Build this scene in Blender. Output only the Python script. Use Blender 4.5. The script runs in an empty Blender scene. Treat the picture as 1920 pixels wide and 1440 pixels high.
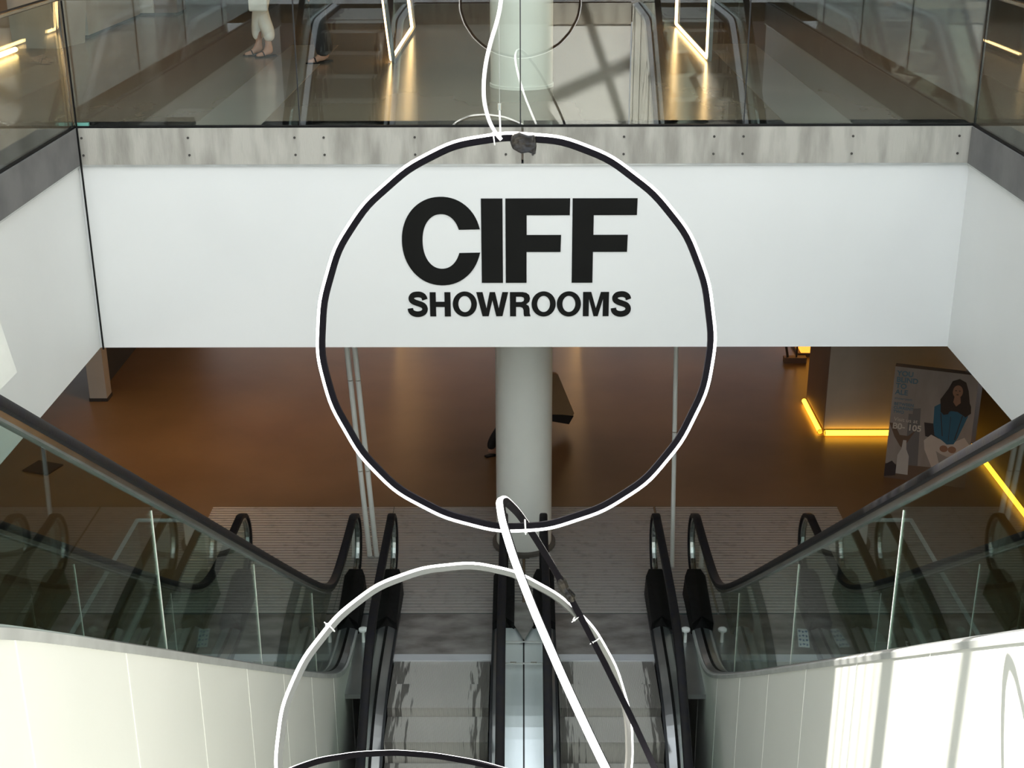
import bpy, math, random
from math import sin, cos, pi, sqrt, radians as R
from mathutils import Vector, Matrix
random.seed(4)
S = bpy.context.scene
col = S.collection

# ---------------------------------------------------------------- camera, sky, sun, exposure
cam = bpy.data.cameras.new('camera'); co = bpy.data.objects.new('camera', cam); col.objects.link(co)
cam.sensor_width = 36; cam.lens = 2530 / 1920 * 36; cam.clip_end = 200
pit, yaw, rol = R(21.37), R(.5), R(.25)
f = Vector((-sin(yaw) * cos(pit), cos(yaw) * cos(pit), -sin(pit)))
r = Vector((cos(yaw), sin(yaw), 0)); u = r.cross(f)
r2 = r * cos(rol) - u * sin(rol); u2 = r2.cross(f)
m = Matrix((r2, u2, -f)).transposed().to_4x4(); m.translation = (0, 0, 2.24)
co.matrix_world = m
S.camera = co
S.view_settings.view_transform = 'Standard'; S.view_settings.look = 'None'
S.view_settings.gamma = 1; S.view_settings.use_curve_mapping = False
S.view_settings.exposure = 0.03
w = bpy.data.worlds.new('sky'); S.world = w; w.use_nodes = True
bg = w.node_tree.nodes['Background']; bg.inputs[0].default_value = (.86, .93, 1, 1); bg.inputs[1].default_value = 2.95
sd = bpy.data.lights.new('sun', 'SUN'); sd.energy = 25; sd.angle = R(.3); sd.color = (1, .96, .88)
so = bpy.data.objects.new('sun', sd); col.objects.link(so)
so.rotation_euler = Vector((.707, -.707, -.84)).to_track_quat('-Z', 'Y').to_euler(); so.location = (-8, 12, 14)

# ---------------------------------------------------------------- materials
def mat(name, c, rough=.5, metal=0, c2=None, ns=4, bump=0, bs=40, stretch=(1, 1, 1), spec=.5, contrast=(.35, .65), emit=None, es=0, detail=6):
    m = bpy.data.materials.new(name); m.use_nodes = True; t = m.node_tree; N = t.nodes; L = t.links
    b = N['Principled BSDF']; b.inputs['Base Color'].default_value = (*c, 1); b.inputs['Roughness'].default_value = rough
    b.inputs['Metallic'].default_value = metal; b.inputs['Specular IOR Level'].default_value = spec
    tc = N.new('ShaderNodeTexCoord'); mp = N.new('ShaderNodeMapping'); mp.inputs['Scale'].default_value = stretch
    L.new(tc.outputs['Object'], mp.inputs[0])
    n = N.new('ShaderNodeTexNoise'); n.inputs['Scale'].default_value = ns; n.inputs['Detail'].default_value = detail
    L.new(mp.outputs[0], n.inputs['Vector'])
    cr = N.new('ShaderNodeValToRGB'); cr.color_ramp.elements[0].position = contrast[0]; cr.color_ramp.elements[1].position = contrast[1]
    cc = c2 or tuple(x * .93 for x in c)
    cr.color_ramp.elements[0].color = (*cc, 1); cr.color_ramp.elements[1].color = (*c, 1)
    L.new(n.outputs[0], cr.inputs[0]); L.new(cr.outputs[0], b.inputs['Base Color'])
    if bump:
        n2 = N.new('ShaderNodeTexNoise'); n2.inputs['Scale'].default_value = bs; L.new(mp.outputs[0], n2.inputs['Vector'])
        bp = N.new('ShaderNodeBump'); bp.inputs['Strength'].default_value = bump; bp.inputs['Distance'].default_value = .01
        L.new(n2.outputs[0], bp.inputs['Height']); L.new(bp.outputs[0], b.inputs['Normal'])
    if emit:
        b.inputs['Emission Color'].default_value = (*emit, 1); b.inputs['Emission Strength'].default_value = es
    return m
def glassmat(name, tint, base=.05):
    m = bpy.data.materials.new(name); m.use_nodes = True; t = m.node_tree; N = t.nodes; L = t.links
    for n in list(N):
        if n.type == 'BSDF_PRINCIPLED': N.remove(n)
    tr = N.new('ShaderNodeBsdfTransparent'); tr.inputs[0].default_value = (*tint, 1)
    gl = N.new('ShaderNodeBsdfGlossy'); gl.inputs['Roughness'].default_value = .0; gl.inputs[0].default_value = (1, 1, 1, 1)
    lw = N.new('ShaderNodeLayerWeight'); p = N.new('ShaderNodeMath'); p.operation = 'POWER'; p.inputs[1].default_value = 5
    L.new(lw.outputs['Facing'], p.inputs[0])
    ma = N.new('ShaderNodeMath'); ma.operation = 'MULTIPLY_ADD'; ma.inputs[1].default_value = .9; ma.inputs[2].default_value = base
    lw.inputs[0].default_value = .5
    L.new(p.outputs[0], ma.inputs[0])
    mx = N.new('ShaderNodeMixShader'); L.new(ma.outputs[0], mx.inputs[0]); L.new(tr.outputs[0], mx.inputs[1]); L.new(gl.outputs[0], mx.inputs[2])
    L.new(mx.outputs[0], N['Material Output'].inputs[0])
    return m
M = {}
M['white'] = mat('white paint', (.80, .805, .79), .55, c2=(.78, .785, .77), ns=1.2)
M['clad'] = mat('enamel cladding', (.70, .70, .65), .35, c2=(.675, .68, .63), ns=.8)
M['joint'] = mat('pale joint', (.86, .86, .80), .5)
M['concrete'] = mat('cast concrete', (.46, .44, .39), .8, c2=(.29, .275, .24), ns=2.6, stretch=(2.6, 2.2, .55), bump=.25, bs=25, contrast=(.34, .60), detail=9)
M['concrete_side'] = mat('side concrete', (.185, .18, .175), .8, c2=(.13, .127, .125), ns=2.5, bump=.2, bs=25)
M['hole'] = mat('tie hole', (.06, .055, .05), .9)
M['floor_up'] = mat('polished floor', (.25, .20, .15), .22, c2=(.185, .145, .105), ns=.6, bump=.03, bs=6, stretch=(1, .5, 1))
M['floor_band'] = mat('pale floor band', (.35, .31, .265), .2, c2=(.29, .26, .22), ns=.8, bump=.03, bs=6)
M['floor_gr'] = mat('ground screed', (.215, .14, .075), .32, spec=.32, c2=(.135, .083, .040), ns=.7, bump=.04, bs=5, contrast=(.25, .75))
M['column'] = mat('column paint', (.86, .86, .79), .5, c2=(.84, .84, .77))
M['ring_dark'] = mat('dark collar', (.10, .09, .075), .5)
M['black'] = mat('black rubber', (.008, .0075, .007), .5, spec=.1, c2=(.012, .012, .012), ns=20)
M['rail'] = mat('handrail rubber', (.010, .010, .013), .42, spec=.07, c2=(.014, .013, .012), ns=14, bump=.06, bs=60)
M['steel'] = mat('brushed steel', (.55, .56, .54), .25, 1, c2=(.45, .46, .44), ns=12, stretch=(1, .1, 1))
M['alu'] = mat('aluminium trim', (.62, .63, .61), .4, .5, c2=(.52, .53, .51), ns=6)
M['deck'] = mat('satin deck', (.46, .47, .48), .28, .85, c2=(.40, .41, .42), ns=3)
M['deck_mid'] = mat('pale deck', (.74, .78, .79), .3, .45, c2=(.62, .67, .68), ns=1.6, stretch=(3, .5, 1))
M['plate'] = mat('worn comb plate', (.34, .325, .31), .36, .35, c2=(.17, .16, .15), ns=3, stretch=(1, 2.2, 1), bump=.2, bs=30)
M['mat_base'] = mat('mat groove', (.03, .052, .048), .7)
M['mat_bar'] = mat('scuffed aluminium bar', (.44, .42, .39), .42, .3, c2=(.35, .33, .305), ns=9, stretch=(1, 1.2, 1), contrast=(.30, .46), bump=.2, bs=60)
M['comb'] = mat('pale comb metal', (.58, .60, .62), .35, .3)
M['skirt'] = mat('dark skirt', (.03, .031, .033), .4, .2, spec=.3)
M['sign'] = mat('black vinyl', (.013, .013, .012), .6, spec=.05)
M['led_body'] = mat('anodised channel', (.007, .006, .008), .6, 0, spec=.05)
M['led_grey'] = mat('grey channel', (.16, .16, .15), .4, .3)
M['led_white'] = mat('silicone diffuser', (.9, .9, .9), .4, emit=(1, .97, .96), es=3.0)
M['led_warm'] = mat('warm diffuser', (.9, .85, .7), .4, emit=(1, .66, .24), es=9)
M['led_frame'] = mat('frame diffuser', (.9, .8, .6), .4, emit=(1, .60, .26), es=11)
M['led_amber'] = mat('amber strip', (.9, .6, .2), .4, emit=(1, .46, .03), es=5)
M['cable'] = mat('white cable', (.92, .90, .92), .35)
M['wire'] = mat('thin wire', (.6, .62, .6), .3, .9)
M['tape'] = mat('shiny black tape', (.03, .024, .016), .2, 0, spec=.3, c2=(.01, .01, .012), ns=16, bump=1, bs=22)
M['tie'] = mat('nylon tie', (.88, .88, .86), .4)
M['pole'] = mat('white pole paint', (.70, .71, .66), .4)
M['wood'] = mat('panel brown', (.16, .10, .07), .6, ns=3)
M['up_wall'] = mat('warm grey wall', (.20, .155, .11), .6)
M['box'] = mat('pillar paint', (.42, .39, .33), .55)
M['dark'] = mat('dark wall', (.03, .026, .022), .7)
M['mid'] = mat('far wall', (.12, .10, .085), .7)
M['skin'] = mat('skin', (.42, .24, .17), .5)
M['white_cloth'] = mat('white cotton', (.78, .77, .72), .85, ns=12, bump=.4, bs=14)
M['black_cloth'] = mat('black cloth', (.012, .012, .014), .85, ns=12)
M['beige_cloth'] = mat('beige cloth', (.42, .38, .31), .85, ns=12)
M['tan_cloth'] = mat('tan coat', (.30, .20, .11), .8, ns=12)
M['hair'] = mat('hair', (.03, .02, .015), .6)
M['glass'] = glassmat('balustrade glass', (.90, .94, .915), .055)
M['glass_dark'] = glassmat('escalator glass', (.78, .87, .83), .035)
M['poster'] = mat('poster ground', (.33, .29, .265), .6, c2=(.27, .235, .21), ns=1.5, stretch=(3, 1, .4))
def flat(n, c): M[n] = mat(n, c, .6)
flat('p_blue', (.03, .12, .20)); flat('p_txt', (.10, .19, .26)); flat('p_cream', (.62, .57, .50)); flat('p_hair', (.03, .018, .012))
flat('p_skin', (.30, .16, .10)); flat('p_vase', (.50, .47, .44)); flat('p_brown', (.14, .09, .06)); flat('p_dark', (.04, .03, .03)); flat('p_trouser', (.55, .48, .43)); flat('p_grey', (.16, .15, .15))
flat('s_white', (.75, .80, .82)); flat('s_blue', (.05, .16, .35)); flat('red', (.20, .03, .02))

def step_mat():
    m = bpy.data.materials.new('grooved step'); m.use_nodes = True; t = m.node_tree; N = t.nodes; L = t.links
    b = N['Principled BSDF']; b.inputs['Metallic'].default_value = .1; b.inputs['Roughness'].default_value = .45
    tc = N.new('ShaderNodeTexCoord'); oi = N.new('ShaderNodeObjectInfo')
    mp = N.new('ShaderNodeMapping'); L.new(tc.outputs['Object'], mp.inputs[0]); mp.inputs['Scale'].default_value = (16, 1.1, 1)
    ad = N.new('ShaderNodeVectorMath'); ad.operation = 'ADD'; L.new(mp.outputs[0], ad.inputs[0])
    sc = N.new('ShaderNodeMath'); sc.operation = 'MULTIPLY'; sc.inputs[1].default_value = 40; L.new(oi.outputs['Random'], sc.inputs[0]); L.new(sc.outputs[0], ad.inputs[1])
    n = N.new('ShaderNodeTexNoise'); n.inputs['Scale'].default_value = 1.6; n.inputs['Detail'].default_value = 3; L.new(ad.outputs[0], n.inputs['Vector'])
    # wear: middle of the tread is worn pale, margins stay dark
    sx = N.new('ShaderNodeSeparateXYZ'); L.new(tc.outputs['Object'], sx.inputs[0])
    ab = N.new('ShaderNodeMath'); ab.operation = 'ABSOLUTE'; L.new(sx.outputs[0], ab.inputs[0])
    mu = N.new('ShaderNodeMath'); mu.operation = 'MULTIPLY_ADD'; mu.inputs[1].default_value = -1.5; mu.inputs[2].default_value = .55; L.new(ab.outputs[0], mu.inputs[0])
    sm = N.new('ShaderNodeMath'); L.new(mu.outputs[0], sm.inputs[0]); L.new(n.outputs[0], sm.inputs[1])
    cr = N.new('ShaderNodeValToRGB'); e = cr.color_ramp.elements; e[0].position = .46; e[0].color = (.17, .16, .145, 1); e[1].position = .52; e[1].color = (.56, .54, .50, 1)
    L.new(sm.outputs[0], cr.inputs[0])
    wv = N.new('ShaderNodeTexWave'); wv.bands_direction = 'X'; wv.inputs['Scale'].default_value = 34; L.new(tc.outputs['Object'], wv.inputs['Vector'])
    mr = N.new('ShaderNodeMapRange'); mr.inputs[3].default_value = .62; mr.inputs[4].default_value = 1; L.new(wv.outputs[0], mr.inputs[0])
    mx = N.new('ShaderNodeVectorMath'); mx.operation = 'SCALE'; L.new(cr.outputs[0], mx.inputs[0]); L.new(mr.outputs[0], mx.inputs['Scale'])
    L.new(mx.outputs[0], b.inputs['Base Color'])
    bp = N.new('ShaderNodeBump'); bp.inputs['Strength'].default_value = .5; bp.inputs['Distance'].default_value = .01; L.new(wv.outputs[0], bp.inputs['Height']); L.new(bp.outputs[0], b.inputs['Normal'])
    return m
M['step'] = step_mat()

# ---------------------------------------------------------------- mesh helpers
class MB:
    def __init__(s): s.v = []; s.f = []
    def add(s, v, f):
        o = len(s.v); s.v += [tuple(p) for p in v]; s.f += [tuple(i + o for i in q) for q in f]; return s
    def box(s, x0, x1, y0, y1, z0, z1):
        return s.add([(x0, y0, z0), (x1, y0, z0), (x1, y1, z0), (x0, y1, z0), (x0, y0, z1), (x1, y0, z1), (x1, y1, z1), (x0, y1, z1)],
                     [(0, 3, 2, 1), (4, 5, 6, 7), (0, 1, 5, 4), (1, 2, 6, 5), (2, 3, 7, 6), (3, 0, 4, 7)])
    def prism(s, poly, a0, a1, axis='x'):
        # poly in the plane across `axis`, extruded a0..a1
        n = len(poly)
        def P(a, p): return {'x': (a, p[0], p[1]), 'y': (p[0], a, p[1]), 'z': (p[0], p[1], a)}[axis]
        v = [P(a0, p) for p in poly] + [P(a1, p) for p in poly]
        return s.add(v, [tuple(range(n))[::-1], tuple(range(n, 2 * n))] + [(i, (i + 1) % n, n + (i + 1) % n, n + i) for i in range(n)])
    def tube(s, pts, rad, n=8, closed=False):
        pts = [Vector(p) for p in pts]; k = len(pts); rings = []
        up = None; v = []
        for i, p in enumerate(pts):
            if closed: t = pts[(i + 1) % k] - pts[i - 1]
            else: t = pts[min(i + 1, k - 1)] - pts[max(i - 1, 0)]
            t.normalize()
            if up is None: up = t.orthogonal().normalized()
            up = (up - t * up.dot(t)).normalized(); b = t.cross(up)
            rr = rad[i] if isinstance(rad, (list, tuple)) else rad
            v += [p + (up * cos(2 * pi * j / n) + b * sin(2 * pi * j / n)) * rr for j in range(n)]
        fs = []
        for i in range(k if closed else k - 1):
            a = i * n; c = ((i + 1) % k) * n
            fs += [(a + j, a + (j + 1) % n, c + (j + 1) % n, c + j) for j in range(n)]
        if not closed: fs += [tuple(range(n))[::-1], tuple(range((k - 1) * n, k * n))]
        return s.add(v, fs)
    def sweep(s, path, prof, x=0, closed_prof=True):
        # path in (y,z); prof: (dx, dn), n = normal of the path pointing up at the flat run
        k = len(path); n = len(prof); v = []
        for i, (y, z) in enumerate(path):
            a = path[max(i - 1, 0)]; b = path[min(i + 1, k - 1)]
            ty, tz = b[0] - a[0], b[1] - a[1]; l = math.hypot(ty, tz) or 1; ty /= l; tz /= l
            ny, nz = tz, -ty          # travelling towards -y the normal points up
            v += [(x + dx, y + dn * ny, z + dn * nz) for dx, dn in prof]
        fs = []
        for i in range(k - 1):
            fs += [(i * n + j, i * n + (j + 1) % n, (i + 1) * n + (j + 1) % n, (i + 1) * n + j) for j in range(n)]
        fs += [tuple(range(n))[::-1], tuple(range((k - 1) * n, k * n))]
        return s.add(v, fs)
    def lathe(s, prof, c=(0, 0, 0), n=32):
        k = len(prof); v = [(c[0] + r_ * cos(2 * pi * j / n), c[1] + r_ * sin(2 * pi * j / n), c[2] + z) for r_, z in prof for j in range(n)]
        fs = [(i * n + j, i * n + (j + 1) % n, (i + 1) * n + (j + 1) % n, (i + 1) * n + j) for i in range(k - 1) for j in range(n)]
        fs += [tuple(range(n))[::-1], tuple(range((k - 1) * n, k * n))]
        return s.add(v, fs)
    def mesh(s, name, m, smooth=False):
        me = bpy.data.meshes.new(name); me.from_pydata(s.v, [], s.f); me.materials.append(m)
        me.validate(); me.update()
        if smooth:
            for p in me.polygons: p.use_smooth = True
        return me
    def build(s, name, m, parent=None, smooth=False, bevel=0, loc=None, **k):
        o = bpy.data.objects.new(name, s.mesh(name, m, smooth)); col.objects.link(o)
        if parent: o.parent = parent
        if loc: o.location = loc
        if bevel:
            b = o.modifiers.new('bevel', 'BEVEL'); b.width = bevel; b.segments = 2; b.limit_method = 'ANGLE'
        if smooth:
            fix_smooth(o)
        for a, c in k.items(): o[a] = c
        return o
def fix_smooth(o):
    me = o.data
    import bmesh
    bm = bmesh.new(); bm.from_mesh(me)
    bmesh.ops.recalc_face_normals(bm, faces=bm.faces)
    for e in bm.edges:
        if len(e.link_faces) == 2 and e.calc_face_angle(0) > R(40): e.smooth = False
    bm.to_mesh(me); bm.free()
def thing(name, label, cat, loc=(0, 0, 0), rz=0, group=None):
    o = bpy.data.objects.new(name, None); col.objects.link(o); o.location = loc; o.rotation_euler = (0, 0, rz)
    o.empty_display_size = .1
    o['label'] = label; o['category'] = cat
    if group: o['group'] = group
    return o
def tag(o, label, cat, group=None):
    o['label'] = label; o['category'] = cat
    if group: o['group'] = group
    return o
def struct(name, mb, m, label=None, **k):
    o = mb.build(name, m, **k); o['kind'] = 'structure'
    if label: o['label'] = label
    return o
def dup(o, parent=None):
    c = o.copy(); col.objects.link(c); c.parent = parent
    for ch in list(o.children): dup(ch, c)
    return c

G = -5.41            # ground floor level; the upper floor is z = 0
BK = -2.08           # underside of the bulkhead

# ================================================================ SETTING
# upper floor: slabs round the void
struct('floor', MB().box(-14, 14, 12.02, 30, -.30, 0), M['floor_up'], 'polished upper floor beyond the glass balustrade')
struct('floor', MB().box(-14, -4.02, -7, 12.02, -.30, 0), M['floor_up'], 'upper floor along the left edge of the void')
struct('floor', MB().box(4.02, 14, -7, 12.02, -.30, 0), M['floor_up'], 'upper floor along the right edge of the void')
struct('floor', MB().box(-1.78, 1.78, -7, 1.2, -.30, 0), M['floor_up'], 'upper floor landing on the near side of the void')
for s in (-1, 1):
    struct('floor', MB().box(min(s * 1.78, s * 4.02), max(s * 1.78, s * 4.02), -7, 1.2, -.30, 0), M['floor_up'], 'upper landing at the head of the ' + ('left' if s < 0 else 'right') + ' escalator')
# bands of paler colour on the floor, running away from the balustrade
for s in (-1, 1):
    for a, b in ((3.28, 3.95), (2.05, 2.72)):
        if b < 3: continue
    struct('trim_1' if s < 0 else 'trim_2', MB().box(min(s * 2.35, s * 2.95), max(s * 2.35, s * 2.95), 12.03, 17.6, -.004, .003), M['floor_band'], 'paler floor band beyond the glass, ' + ('left' if s < 0 else 'right'))
# ground floor, with the pit of the two centre escalators left open
struct('floor', MB().box(-16, 16, 12.72, 32, G - .3, G), M['floor_gr'], 'brown polished ground floor')
for s in (-1, 1):
    struct('floor', MB().box(min(s * 3.2, s * 16), max(s * 3.2, s * 16), -8, 12.72, G - .3, G), M['floor_gr'], 'ground floor beside the ' + ('left' if s < 0 else 'right') + ' rising escalator')
struct('wall_front', MB().box(-1.82, 1.84, 12.72, 12.9, -11.3, G - .31), M['mid'], 'end wall of the pit under the landing')
struct('floor', MB().box(-1.8, 1.8, -4, 12.72, -11.3, -11), M['floor_gr'], 'basement floor')
# slab bands and white bulkheads
def bulkhead():
    x0, x1 = -4.0, 4.0
    b = MB().box(x0, x1, 12.0, 12.25, BK, -.345).build('wall_front', M['white'], kind='structure')
    b['label'] = 'white bulkhead across the void carrying the black lettering'
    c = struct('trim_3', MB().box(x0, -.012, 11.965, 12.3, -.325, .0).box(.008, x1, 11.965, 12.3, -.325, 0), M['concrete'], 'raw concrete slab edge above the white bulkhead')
    hm = MB()
    for x in (-3.93, -2.98, -2.03, -1.77, -.96, -.15, .09, .9, 1.7, 1.96, 2.93, 3.87):
        for z in (-.085, -.24):
            hm.tube([(x, 11.968, z), (x, 11.958, z)], .011, 10)
    hm.build('tie_holes', M['hole'], c, kind='stuff')
    MB().box(x0, x1, 11.975, 12.02, -.345, -.327).build('shadow_gap', M['alu'], c)
    struct('wall_back', MB().box(-14, 14, 12.3, 30, -2.1, -.31), M['mid'], 'ceiling void between the two floors')
    for s in (-1, 1):
        side = 'left' if s < 0 else 'right'
        a, d = sorted((s * 4.0, s * 4.25))
        struct('wall_' + side, MB().box(a, d, 1.2, 12.25, BK, -.345), M['white'], 'white side bulkhead on the ' + side)
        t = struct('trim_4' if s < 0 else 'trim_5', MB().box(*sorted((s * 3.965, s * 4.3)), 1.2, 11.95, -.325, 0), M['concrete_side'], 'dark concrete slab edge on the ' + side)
        MB().box(*sorted((s * 3.972, s * 4.02)), 1.2, 11.96, -.345, -.327).build('shadow_gap', M['alu'], t)
        struct('wall_' + side, MB().box(*sorted((s * 4.26, s * 14)), -7, 12.3, -2.1, -.31), M['mid'], 'ceiling void beside the ' + side + ' bulkhead')
    # corner reveal
    MB().box(-3.965, -3.952, 11.945, 11.96, BK, 1.1).build('trim_6', M['black'], kind='structure')['label'] = 'thin black corner reveal at the left end of the bulkhead'
bulkhead()
# near side fascia (reflected in the glass)
struct('wall_back', MB().box(-1.78, 1.78, 1.0, 1.22, BK, -.33), M['white'], 'white fascia below the near landing')
struct('trim_7', MB().box(-1.78, 1.78, 1.0, 1.25, -.33, 0), M['concrete'], 'concrete edge of the near landing')
struct('wall_back', MB().box(-14, 14, -8.3, -8, -11, G), M['mid'], 'wall below the rear facade')
struct('wall_back', MB().box(-1.8, 1.8, -4.2, -4, -11, -2), M['mid'], 'end wall of the basement pit')
# upper level walls with ceilings
struct('ceiling', MB().box(-14, 14, 12.6, 30, 3.5, 3.8), M['mid'], 'ceiling over the upper floor beyond the void')
struct('wall_front', MB().box(-14, 14, 30, 30.3, -.3, 3.8), M['dark'], 'far wall of the upper floor')
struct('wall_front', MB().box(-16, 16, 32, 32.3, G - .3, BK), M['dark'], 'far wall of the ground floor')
for s in (-1, 1):
    side = 'left' if s < 0 else 'right'
    struct('wall_' + side, MB().box(*sorted((s * 6.3, s * 6.5)), 7, 17.0, 0, 3.5), M['up_wall'], side + ' side wall on the upper floor')
    struct('wall_' + side, MB().box(*sorted((s * 14, s * 14.3)), -8, 30, -.3, 12.5), M['white'], 'outer wall on the ' + side)
    struct('wall_' + side, MB().box(*sorted((s * 16, s * 16.3)), -8, 32, G - .3, BK), M['dark'], 'outer ground floor wall on the ' + side)
# high atrium shell: left wall with the mullioned window the sun comes through
lw_ = MB().box(-8.2, -8, -8, 9.68, 3.5, 12.5).box(-8.2, -8, 16.56, 17, 3.5, 12.5).box(-8.2, -8, 9.68, 16.56, 3.5, 6.6)
struct('wall_left', lw_, M['white'], 'high atrium wall on the left')
win = struct('window_1', MB().box(-8.15, -8.0, 9.68, 16.56, 12.2, 12.5), M['alu'], 'tall mullioned window high on the left')
for y0, y1 in ((15.46, 15.62), (14.50, 14.58), (12.9, 13.0), (11.7, 11.8)):
    MB().box(-8.12, -8.02, y0, y1, 6.6, 12.2).build('mullion', M['alu'], win)
for i in range(6):
    y = 15.72 + i * .15
    MB().box(-8.09, -8.075, y, y + .075, 6.6, 12.2).build('slat', M['alu'], win)
for a, b in (((9.75, 8.6), (11.6, 11.6)), ((11.6, 8.6), (9.75, 11.6))):
    MB().tube([(-8.06, a[0], a[1]), (-8.06, b[0], b[1])], .07, 8).build('brace', M['alu'], win)
struct('wall_right', MB().box(8, 8.2, -8, 17, 3.5, 12.5), M['white'], 'high atrium wall on the right')
struct('wall_front', MB().box(-8, 8, 17, 17.2, 3.8, 12.5), M['white'], 'high atrium wall above the far ceiling')
roof = MB().box(-8, -4.6, -8, 17, 12.5, 12.8).box(4.6, 8, -8, 17, 12.5, 12.8).box(-4.6, 4.6, 13, 17, 12.5, 12.8).box(-4.6, 4.6, -8, -6, 12.5, 12.8)
rf = struct('ceiling', roof, M['white'], 'atrium roof round the skylight')
sk = struct('window_2', MB().box(-4.6, 4.6, 3.4, 3.6, 12.5, 12.8), M['alu'], 'open skylight over the void')
for x in (-3, -1.5, 0, 1.5, 3):
    MB().box(x - .04, x + .04, -6, 13, 12.5, 12.75).build('roof_bar', M['alu'], sk)
fac = struct('window_3', MB().box(-8, 8, -8.1, -7.9, 6.0, 6.2), M['alu'], 'glazed facade behind the near landing')
for i in range(9):
    x = -8 + i * 2
    MB().box(x - .05, x + .05, -8.08, -7.92, 0, 12.5).build('mullion', M['alu'], fac)
for a, b in ((-4, 0), (0, -4), (0, 4), (4, 0)):
    MB().tube([(a, -7.8, .2), (b, -7.8, 6)], .12, 8).build('brace', M['white'], fac)

# ground floor walls seen under the bulkhead
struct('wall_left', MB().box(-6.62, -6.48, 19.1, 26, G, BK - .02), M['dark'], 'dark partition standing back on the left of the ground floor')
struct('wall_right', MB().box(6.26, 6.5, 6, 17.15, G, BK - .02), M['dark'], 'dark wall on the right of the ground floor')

# ================================================================ COLUMN
c = thing('round_column', 'white round column standing behind the escalator landing under the bulkhead', 'column', (.01, 14.31, G))
MB().lathe([(.325, 0), (.325, 3.30)], n=48).build('shaft', M['column'], c, smooth=True)
MB().lathe([(.375, 0.002), (.375, .05), (.33, .06)], n=48).build('base_collar', M['ring_dark'], c, smooth=True, label='dark collar round the foot')
c = thing('round_column', 'pale greenish round column on the upper floor behind the glass', 'column', (-.01, 14.31, 0))
MB().lathe([(.325, 0), (.325, 3.49)], n=48).build('shaft', M['column'], c, smooth=True)
MB().lathe([(.335, 0.0), (.335, .03), (.327, .035)], n=48).build('base_collar', M['column'], c, smooth=True)

# ================================================================ ESCALATORS
def path(y0, y1, ya, sgn, top=None, zoff=0, n=80):
    """(y,z) line of the step noses from y0 down to y1 plus an offset"""
    out = []
    for i in range(n + 1):
        y = y0 + (y1 - y0) * i / n; t = ya - y
        h = .697 * (t + sqrt(t * t + .22)) / 2
        if top is not None:
            d = top - h; h = top - (d + sqrt(d * d + .012)) / 2
        out.append((y, G + sgn * h + zoff))
    return out
def noseline(ya, sgn, top=None):
    def f_(y):
        t = ya - y; h = .697 * (t + sqrt(t * t + .22)) / 2
        if top is not None:
            d = top - h; h = top - (d + sqrt(d * d + .012)) / 2
        return G + sgn * h
    return f_
RP = [(-.042, -.012), (-.043, .012), (-.036, .026), (-.02, .031), (.02, .031), (.036, .026), (.043, .012), (.042, -.012), (.03, -.02), (-.03, -.02)]
def handrail_path(ya, sgn, y1, top):
    body = path(13.12, y1, ya, sgn, top, .94, 90)
    arc = []
    for i in range(15):
        a = -pi / 2 + pi * i / 15
        arc.append((13.12 + .34 * cos(a), G + .60 + .34 * sin(a)))
    pre = [(13.0, G + .245)]
    return pre + arc + body
step_me = None
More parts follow.
